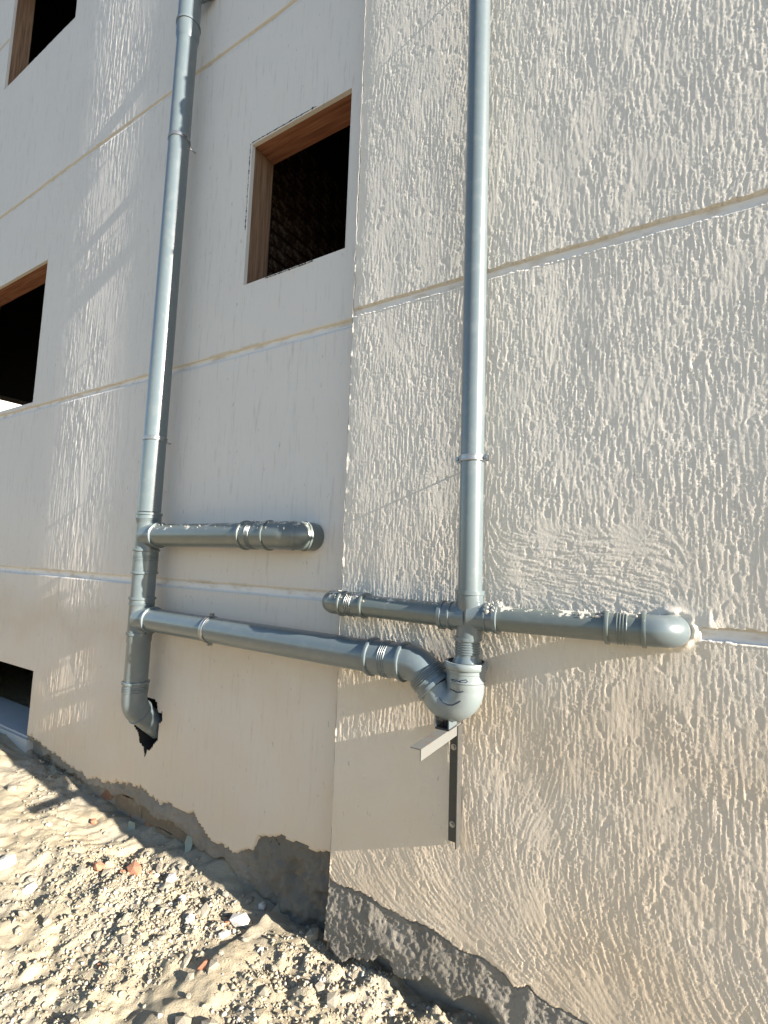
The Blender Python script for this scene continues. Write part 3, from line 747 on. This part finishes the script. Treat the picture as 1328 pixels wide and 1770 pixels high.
splashes(-1.62, -1.36, YL, .089, P4+.005, 30, 10, LS, .6, 20, 115)

# unseen copy of the crossing one storey up, added to shade the set-back wall
for o_ in list(RS.children):
    if o_.name.split('.')[0] in ('cross_fitting', 'coupling', 'elbow', 'mortar_splash') or (o_.name.startswith('pipe') and o_.dimensions.x > .2):
        c_ = o_.copy(); COL.objects.link(c_); c_.parent = RS; c_.matrix_parent_inverse = Matrix.Translation((0, 0, 3.03)) @ o_.matrix_parent_inverse

# long level pipe from the left stack to the trap
yA, yB, zP = YL, YR, -.330
LP = thing('drain_pipe', 'long level grey pipe running across the corner to the U shaped trap', 'drain pipe', (-1.6, yA, zP))
mb = MB(); mb.tube([(XL+.075, yA, -.327), (-0.90, yB+.003, zP)], [P4, P4], 52); ch(mb, 'pipe', 'grey_pvc', LP, LP)
mb = MB(); pts, rr_ = run((-0.935, yB+.004, zP), (0, yB-.02, zP), rimprof(0.138, P4, lift=.0095, ribat=.50)); mb.tube(pts, rr_, 52); ch(mb, 'coupling', 'grey_pvc', LP, LP)
mb = MB()
s45 = math.sqrt(.5)
Rb = .075; vx_ = -.752; tl = Rb*math.tan(math.radians(22.5))
st_ = Vector((vx_-tl, yB, zP))
aa = arc((vx_-tl, yB, zP-Rb), (0, 0, 1), (1, 0, 0), Rb, math.radians(45), 9)
d45 = Vector((s45, 0, -s45)); e = aa[-1]
pts = [Vector((-.803, yB, zP))]+aa; rr_ = [P4+.002]*len(pts)
prof = [(.003, P4+.002), (.006, P4+.0065)]
for i in range(4): prof += [(.010+i*.0065, P4+.0045), (.0115+i*.0065, P4+.0075), (.0135+i*.0065, P4+.0075), (.015+i*.0065, P4+.0045)]
prof += [(.050, P4+.0045), (.050, P4+.0100), (.062, P4+.0100), (.062, P4+.002)]
for a, r_ in prof: pts.append(e+d45*a); rr_.append(r_)
mb.tube(pts, rr_, 52); ch(mb, 'elbow', 'grey_pvc', LP, LP)
sock_end = e+d45*.058

# trap
xt = XR-.009
TR = thing('drain_trap', 'pale grey U shaped drain trap with dark marker scribbles, propped on an iron arm', 'drain trap', (xt, yB, -.48))
mb = MB()
Ru = .050; z0 = -.380
pts, rr_ = run((xt, yB, -.300), (xt, yB, -1), [(0, P4-.001), (0, P4+.0105), (.002, P4+.0118), (.017, P4+.0118), (.021, P4+.009), (.023, P4+.0055), (.032, P4+.0050), (.0335, P4+.0035), (.052, P4+.0035), (.054, P4+.005), (.057, P4+.005), (.060, P4+.0025), (.079, P4+.0015)])
aa = arc((xt-Ru, yB, z0), (1, 0, 0), (0, 0, -1), Ru, math.radians(135), 26)
pts += aa; rr_ += [P4+.001]*len(aa)
pts += [aa[-1]+(sock_end-aa[-1])*.5, sock_end]; rr_ += [P4, P4]
mb.tube(pts, rr_, 56, cap=(False, True)); 
mb.tube([(xt, yB, -.302), (xt, yB, -.330)], [P4-.001, P4-.001], 44, cap=(False, True))
ch(mb, 'trap_body', 'trap_pvc', TR, TR)
mb = MB(); mb.tube([(xt, yB, -.303), (xt, yB, -.299)], [P4+.0002, P4+.0002], 44, cap=(False, False))
ch(mb, 'seal_ring', 'rubber', TR, TR)
# marker lines drawn on the front
def ink(plist, name='marker_line'):
    mb = MB(); pts = []
    for (x, z) in plist:
        if z > z0: dy = x-xt; 
        else:
            c_ = Vector((xt-Ru, z0)); dy = math.hypot(x-c_.x, z-c_.y)-Ru
        y = yB-math.sqrt(max(0, (P4+.0032 if z > z0+.02 else P4+.0016)**2-dy*dy))
        pts.append((x, y, z))
    mb.tube(pts, [.0015]*len(pts), 6); return ch(mb, name, 'marker_ink', TR, TR)
ink([(-.612, -.349), (-.600, -.348), (-.585, -.350), (-.575, -.346), (-.564, -.343), (-.560, -.347), (-.566, -.352), (-.580, -.353), (-.598, -.353), (-.612, -.354)])
ink([(-.610, -.351), (-.596, -.356), (-.580, -.351)])
ink([(-.618, -.379), (-.604, -.380), (-.594, -.383), (-.582, -.381), (-.572, -.378)])
ink([(-.650, -.409), (-.636, -.420), (-.620, -.424), (-.604, -.422), (-.590, -.414), (-.580, -.406)])

# ---------------------------------------------------------------- angle iron bracket
BK = thing('angle_bracket', 'galvanised angle iron bracket, upright bolted to the bay with an arm under the trap', 'bracket', (-.627, D, -.88))
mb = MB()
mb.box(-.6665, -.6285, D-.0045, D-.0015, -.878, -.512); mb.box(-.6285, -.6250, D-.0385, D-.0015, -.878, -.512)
up_ = ch(mb, 'upright', 'shaded_iron', BK, BK)
for z in (-.590, -.826):
    mb = MB(); mb.tube([(-.653, D-.0045, z), (-.653, D-.0105, z)], [.0062, .0050], 6)
    mb.tube([(-.653, D-.0045, z), (-.653, D-.006, z)], [.0095, .0095], 16); ch(mb, 'bolt', 'zinc', BK, BK)
mb = MB()
mb.box(-.6620, -.6285, 1.262, D-.006, -.5120, -.5088); mb.box(-.6320, -.6288, 1.262, D-.006, -.5400, -.5121)
ar = ch(mb, 'arm', 'galvanised_iron', BK, BK)
# saddle clip between arm and trap
mb = MB()
mb.box(-.673, -.669, 1.440, 1.500, -.503, -.452); ch(mb, 'clip_leg', 'grey_pvc', BK, BK)
mb = MB(); mb.box(-.629, -.625, 1.440, 1.500, -.503, -.466); ch(mb, 'clip_leg', 'grey_pvc', BK, BK)
mb = MB(); mb.box(-.672, -.626, 1.440, 1.502, -.5087, -.503); mb.tube([(-.650, 1.47, -.503), (-.650, 1.47, -.488)], [.008, .008], 8)
ch(mb, 'clip_base', 'black_plastic', BK, BK)

# ---------------------------------------------------------------- pipe clamps
def make_clamp(r, stud, label, group='zinc pipe clamps'):
    T = thing('pipe_clamp', label, 'pipe clamp', (0, 0, 0), group)
    mb = MB(); n = 48; hw = .0105
    for (ra, rb_, za, zb) in ((r+.0006, r+.0032, -hw, hw),):
        ring = []
        for k in range(n):
            a = 2*math.pi*k/n; c_, s_ = math.cos(a), math.sin(a)
            for (q, z) in ((rb_, -hw), (rb_+.0010, -hw*.8), (rb_+.0010, -hw*.5), (rb_, -hw*.4), (rb_, hw*.4), (rb_+.0010, hw*.5), (rb_+.0010, hw*.8), (rb_, hw), (ra, hw), (ra, -hw)): ring.append((q*c_, q*s_, z))
        m_ = 10
        mb.add(ring, [[k*m_+i, ((k+1) % n)*m_+i, ((k+1) % n)*m_+(i+1) % m_, k*m_+(i+1) % m_] for k in range(n) for i in range(m_)], False)
    mb.obj('band', 'zinc', T)
    for s_ in (1, -1):
        mb = MB()
        x0, x1 = (r+.002, r+.016) if s_ > 0 else (-r-.016, -r-.002)
        mb.box(x0, x1, -.0075, -.0050, -.0095, .0095); mb.box(x0, x1, .0050, .0075, -.0095, .0095)
        mb.obj('ear', 'zinc', T)
        mb = MB(); xm = s_*(r+.010)
        mb.tube([(xm, -.013, 0), (xm, -.0075, 0)], [.0048, .0055], 6); mb.tube([(xm, -.0075, 0), (xm, .013, 0)], [.0026, .0026], 8)
        mb.obj('bolt', 'zinc', T)
    mb = MB(); mb.tube([(0, r+.003, 0), (0, r+.012, 0)], [.0075, .0075], 6); mb.tube([(0, r+.012, 0), (0, r+stud, 0)], [.0036, .0036], 8)
    mb.obj('stud', 'zinc', T)
    return T
def dup(T, label):
    r = T.copy(); COL.objects.link(r); r['label'] = label
    for c_ in list(T.children):
        d_ = c_.copy(); COL.objects.link(d_); d_.parent = r
    return r
c3 = make_clamp(P3, .05, 'zinc clamp round the slimmer upright pipe on the sunlit bay'); c3.location = (XR, YR, .333)
c = dup(c3, 'zinc clamp high on the slimmer pipe, just above the picture'); c.location = (XR, YR, 2.20); c.rotation_euler.z = .1
c = dup(c3, 'zinc clamp on the slimmer pipe, second above the picture'); c.location = (XR, YR, 2.95)
c = dup(c3, 'zinc clamp on the slimmer pipe, highest of all'); c.location = (XR, YR, 4.05)
c4 = make_clamp(P4, .065, 'zinc clamp on the thick upright pipe, just above the upper branch'); c4.location = (XL, YL, .583); c4.rotation_euler.z = .12
c = dup(c4, 'zinc clamp near the top of the thick upright pipe'); c.location = (XL, YL, 2.262); c.rotation_euler.z = -.1
c = dup(c4, 'zinc clamp round the long level pipe near the thick stack'); c.location = (-1.795, YL-.0165, -.3275)
c.rotation_euler = (0, math.radians(90), 0); c.rotation_euler = (math.radians(0), math.radians(90), math.radians(-1.8))
# ---------------------------------------------------------------- ground
def gz(x, y):       # broad shape of the yard
    z = -1.435 + 0.085*np.clip(-x-1.9, 0, 2.2) + 0.03*np.clip((y-1.2)/0.4, 0, 1)*(x > XC-.3)
    z = z + 0.05*np.exp(-((x+2.0)/0.6)**2-((y-1.30)/0.16)**2)
    z = z - 0.035*np.exp(-((x+1.28)/0.22)**2-((y-1.64)/0.09)**2)
    foot = np.interp(x, [-5.4, -3.6, -3.4, -2.9, -2.5, -1.9, -1.6, -1.4, -1.2, -1.1], [-.02, -.02, .01, .015, .02, .085, .045, .01, 0, 0])
    z = z + foot*np.clip((y-1.50)/0.16, 0, 1)
    z = z + 0.055*0.25*np.clip((x-(XC-0.05))/0.25, 0, 1)
    return z
xs = axis([-5.4, 1.2], 0.0074); ys = axis([0.35, 1.76], 0.0074)
ny, nx = len(ys), len(xs); X, Yg = np.meshgrid(xs, ys)
gh = gz(X, Yg)
a = lic(vn(ny, nx, 5, 5, 201, 2), np.full((ny, nx), 0.35)+.4*vn(ny, nx, 50, 50, 203), 12)
fine = vn(ny, nx, 3.2, 3.2, 205, 2); med = vn(ny, nx, 14, 16, 207, 3); big = vn(ny, nx, 60, 70, 209, 2)
clod = np.maximum(0, vn(ny, nx, 6, 6, 211, 2)); patch = np.clip(.5+.8*vn(ny, nx, 60, 60, 213, 2), 0, 1.4)
patch = np.clip(patch + .5*np.exp(-((X+1.8)/.6)**2-((Yg-1.42)/.15)**2), 0, 1.5)
gh = gh + .0034*a + .0014*fine*(.25+patch) + .0055*med + .011*big + .0055*clod*patch + .006*np.maximum(0, vn(ny, nx, 11, 13, 221, 2))*np.clip(patch-.2, 0, 1)
gh += .006*np.abs(vn(ny, nx, 22, 30, 215, 2))
ed = np.minimum.reduce([(X+5.4)/.4, (1.2-X)/.4, (Yg-.35)/.35]).clip(0, 1)
flat = gz(X, Yg)
gh = flat + (gh-flat)*ed
g = sheet('ground', xs, ys, gh, np.ones((ny-1, nx-1), bool), ['sandy_soil'], None, None, 'XY')
g.data.polygons.foreach_set('use_smooth', [True]*len(g.data.polygons))
tag(g, kind='structure')
def ground_at(x, y):
    i = min(max(int(round((y-.35)/(1.76-.35)*(ny-1))), 0), ny-1); j = min(max(int(round((x+5.4)/6.6*(nx-1))), 0), nx-1)
    return float(gh[i, j])
# wide yard beyond, welded to the same heights at the border
bxs = sorted(set([-400, -120, -40, -18, -10, -7.5, -6.4] + list(np.arange(-5.4, 1.21, .3)) + [2, 3.2, 6, 12, 40, 120, 400, 1.2]))
bys = sorted([-400, -120, -40, -15, -6, -3, -1.5, -.6, 0, .35, 1.76, 2.5, 6, 12, 40, 120, 400])
vs = []; 
for y in bys:
    for x in bxs:
        z = float(gz(np.array(float(np.clip(x, -5.4, 1.2))), np.array(float(np.clip(y, .35, 1.76)))))-.0015
        if x < -8 or x > 4 or y < -4 or y > 8: z = -1.40
        vs.append((x, y, z))
nbx = len(bxs); fs = []
for i in range(len(bys)-1):
    for j in range(nbx-1):
        if bys[i] >= .35 and bys[i+1] <= 1.76 and bxs[j] >= -5.401 and bxs[j+1] <= 1.201: continue
        fs.append([i*nbx+j, i*nbx+j+1, (i+1)*nbx+j+1, (i+1)*nbx+j])
yd = link('yard', mesh('yard', vs, fs, True), 'yard_soil'); tag(yd, kind='structure')

nb = thing('backdrop_house', 'white sunlit house added as a bright backdrop to the window hole at the left edge', 'house', (-32, 14, -1.4))  # invented house, added so the window hole shows bright white
mb = MB(); mb.box(-2, 2, -5.5, 9, 0, 13); o_ = mb.obj('wall', 'white_sill', nb)
mb = MB(); mb.box(-2.2, 2.2, -5.7, 9.2, 13, 13.2); mb.obj('roof_slab', 'cement', nb)
for yy_ in (0.5, 3.2, 6.4):
    mb = MB(); mb.box(2.001, 2.03, yy_-.5, yy_+.5, 4.6, 6.0); mb.obj('window', 'interior_concrete', nb)

# ---------------------------------------------------------------- rubble
def rock_mesh(name, seed, mat, flat_=.7):
    import bmesh
    bm = bmesh.new(); bmesh.ops.create_icosphere(bm, subdivisions=1, radius=1.0); rb = random.Random(seed)
    ax = (rb.uniform(.7, 1.3), rb.uniform(.6, 1.1), rb.uniform(.45, .8)*flat_/.7)
    for v in bm.verts:
        k_ = rb.uniform(.72, 1.18); v.co = Vector((v.co.x*ax[0]*k_, v.co.y*ax[1]*k_, v.co.z*ax[2]*k_))
    me = bpy.data.meshes.new(name); bm.to_mesh(me); bm.free(); me.materials.append(MATS[mat]); return me
rocks = {m_: [rock_mesh('stone', 40+i+7*len(m_), m_) for i in range(6)] for m_ in ('grey_rubble', 'pale_rubble', 'brick_rubble')}
def stone(x, y, s_, mat, label, group, k_=0, name='stone', cat='stone', sink=.25):
    o_ = bpy.data.objects.new(name, rocks[mat][k_ % 6]); COL.objects.link(o_)
    o_.location = (x, y, ground_at(x, y)+s_*(.45-sink)); o_.scale = (s_, s_, s_)
    o_.rotation_euler = (random.uniform(-.5, .5), random.uniform(-.5, .5), random.uniform(0, 6.3)); tag(o_, label, cat, group); return o_
stone(-1.50, 1.485, .042, 'pale_rubble', 'largest pale chunk lying in the sun near the bay corner', None, 1)
stone(-2.08, 1.42, .040, 'brick_rubble', 'red brick fragment at the edge of the wall shadow, left of the rubble heap', None, 2, 'brick_fragment', 'brick piece')
stone(-1.02, 1.19, .060, 'pale_rubble', 'smooth pale stone at the bottom edge below the bay', None, 3)
stone(-1.42, 1.26, .026, 'brick_rubble', 'small pink brick piece among grey clods at the bottom', None, 4, 'brick_fragment', 'brick piece')
stone(-2.55, 1.12, .048, 'pale_rubble', 'broad flat pale stone in the sandy patch on the left', None, 5, sink=.35)
rb = random.Random(5); cnt = 0
while cnt < 150:
    u_ = rb.random()
    if u_ < .55: x = rb.gauss(-1.75, .42); y = rb.gauss(1.42, .13)
    else: x = rb.uniform(-3.2, -.3); y = rb.uniform(.75, 1.58)
    if y > 1.60 or (x > XC and y > 1.50) or x > .2: continue
    s_ = .010+.024*rb.random()**2.0
    q = rb.random(); mat = 'grey_rubble' if q < .80 else ('pale_rubble' if q < .955 else 'brick_rubble')
    lb = {'grey_rubble': 'grey-brown lump of broken mortar lying in the sandy rubble', 'pale_rubble': 'whitish chip of plaster lying in the sandy rubble', 'brick_rubble': 'small reddish brick crumb lying in the sandy rubble'}[mat]
    gp = {'grey_rubble': 'mortar lumps in the rubble', 'pale_rubble': 'white plaster chips in the rubble', 'brick_rubble': 'brick crumbs in the rubble'}[mat]
    big_ = 'large' if s_ > .024 else ('middling' if s_ > .016 else 'small')
    zone = ('in the shade strip at the wall foot' if y > 1.57 else 'below the right bay, near the bottom edge') if x > XC and y <= 1.57 or y > 1.57 else ('just left of the bay corner' if x > -1.55 else ('in the heap under the torn plaster' if y > 1.35 and x > -2.2 else ('on the sand left of the heap' if x < -2.2 else 'on the open ground at the bottom of the picture')))
    if y > 1.57: zone = 'in the shade strip at the wall foot'
    stone(x, y, s_, mat, lb.replace('lying in the sandy rubble', zone).replace('small reddish', 'reddish').replace('grey-brown', big_+' grey-brown').replace('whitish', big_+' whitish').replace('reddish', big_+' reddish'), gp, cnt); cnt += 1
# uncounted gravel and clods as one mesh
ico = rock_mesh('tmp', 3, 'grey_rubble'); bv_ = np.array([v.co[:] for v in ico.vertices])
import bmesh
bm = bmesh.new(); bmesh.ops.create_icosphere(bm, subdivisions=1, radius=1.0); bm.verts.ensure_lookup_table()
oct_v = np.array([(1, 0, 0), (-.5, .85, 0), (-.5, -.85, 0), (.1, .1, .9), (0, -.1, -.6), (.6, .7, .25), (.5, -.7, .3), (-.9, 0, .3)], float); bm.free()
bm = bmesh.new()
for v in oct_v: bm.verts.new(v)
bmesh.ops.convex_hull(bm, input=bm.verts[:]); bm.verts.ensure_lookup_table(); bm.verts.index_update()
bv_ = np.array([v.co[:] for v in bm.verts]); bf_ = np.array([[v.index for v in f.verts] for f in bm.faces]); bm.free()
r = np.random.default_rng(17); NG = 26000
gx = np.where(r.random(NG) < .45, r.normal(-1.75, .45, NG), r.uniform(-4.2, .1, NG)); gy = np.where(r.random(NG) < .45, r.normal(1.40, .16, NG), r.uniform(.55, 1.66, NG))
ok = (gy < 1.70) & (gy > .5) & (gx > -4.6) & (gx < .3) & ~((gx > XC) & (gy > 1.60)); gx = gx[ok]; gy = gy[ok]
ii = ((gy-.35)/1.41*(ny-1)).round().astype(int); jj = ((gx+5.4)/6.6*(nx-1)).round().astype(int)
dens = patch[ii, jj]; ok = r.random(len(gx)) < np.clip((dens-.35)*1.0, .02, .9); gx, gy, ii, jj = gx[ok], gy[ok], ii[ok], jj[ok]
s_ = .0022+.0075*r.random(len(gx))**3.0
th = r.uniform(0, 6.283, len(gx)); tl_ = r.uniform(-.9, .9, len(gx))
V = bv_[None]*(s_[:, None, None])*r.uniform(.4, 1.5, (len(gx), 1, 3))*r.uniform(.8, 1.2, (len(gx), len(bv_), 1))
cx, sx = np.cos(tl_)[:, None], np.sin(tl_)[:, None]
y1, z1 = V[:, :, 1]*cx-V[:, :, 2]*sx, V[:, :, 1]*sx+V[:, :, 2]*cx
ct, st = np.cos(th)[:, None], np.sin(th)[:, None]
x2, y2 = V[:, :, 0]*ct-y1*st, V[:, :, 0]*st+y1*ct
P = np.stack([x2+gx[:, None], y2+gy[:, None], z1+(gh[ii, jj]+s_*.15)[:, None]], -1).reshape(-1, 3)
Fc = (bf_[None]+np.arange(len(gx))[:, None, None]*len(bv_)).reshape(-1, 3)
me = bpy.data.meshes.new('gravel'); me.vertices.add(len(P)); me.vertices.foreach_set('co', P.astype(np.float32).ravel())
me.loops.add(len(Fc)*3); me.loops.foreach_set('vertex_index', Fc.astype(np.int32).ravel()); me.polygons.add(len(Fc))
me.polygons.foreach_set('loop_start', np.arange(len(Fc), dtype=np.int32)*3); me.polygons.foreach_set('loop_total', np.full(len(Fc), 3, np.int32))
me.update(calc_edges=True)
ta = me.attributes.new('tint', 'FLOAT', 'POINT'); ta.data.foreach_set('value', np.repeat(r.random(len(gx)), len(bv_)).astype(np.float32))
gv = link('gravel', me, 'gravel_mix'); tag(gv, 'loose crumbs of mortar and gravel scattered over the sandy ground', 'gravel', kind='stuff')

# two torn scraps of grey-green plastic leaning at the wall foot
def scrap(x, y, w_, h_, rz, label, dz=0.0):
    mb = MB(); n = 5; vs = []
    for k_ in (0, 1):
        for i in range(n+1):
            u_ = i/n; wd = w_*(1-.55*abs(u_-.65)/.65)
            for sgn in (-1, 1): vs.append((sgn*wd/2+.004*math.sin(5*u_+k_), k_*.002+.008*math.sin(3*u_), h_*u_))
    m_ = 2*(n+1)
    fs = [[2*i, 2*i+1, 2*i+3, 2*i+2] for i in range(n)]+[[m_+2*i, m_+2*i+2, m_+2*i+3, m_+2*i+1] for i in range(n)]
    fs += [[2*i, 2*i+2, m_+2*i+2, m_+2*i] for i in range(n)]+[[2*i+1, m_+2*i+1, m_+2*i+3, 2*i+3] for i in range(n)]+[[0, m_, m_+1, 1], [2*n, 2*n+1, m_+2*n+1, m_+2*n]]
    mb.add(vs, fs); o_ = mb.obj('plastic_scrap', 'scrap_plastic'); o_.location = (x, y, ground_at(x, y)-.004+dz); o_.rotation_euler = (-.35, .15, rz)
    tag(o_, label, 'plastic scrap'); return o_
scrap(-1.98, 1.60, .035, .075, .6, 'torn grey-green scrap standing upright at the wall foot')
scrap(-2.42, 1.60, .050, .045, .2, 'low grey-green scrap lying left of the upright scrap')
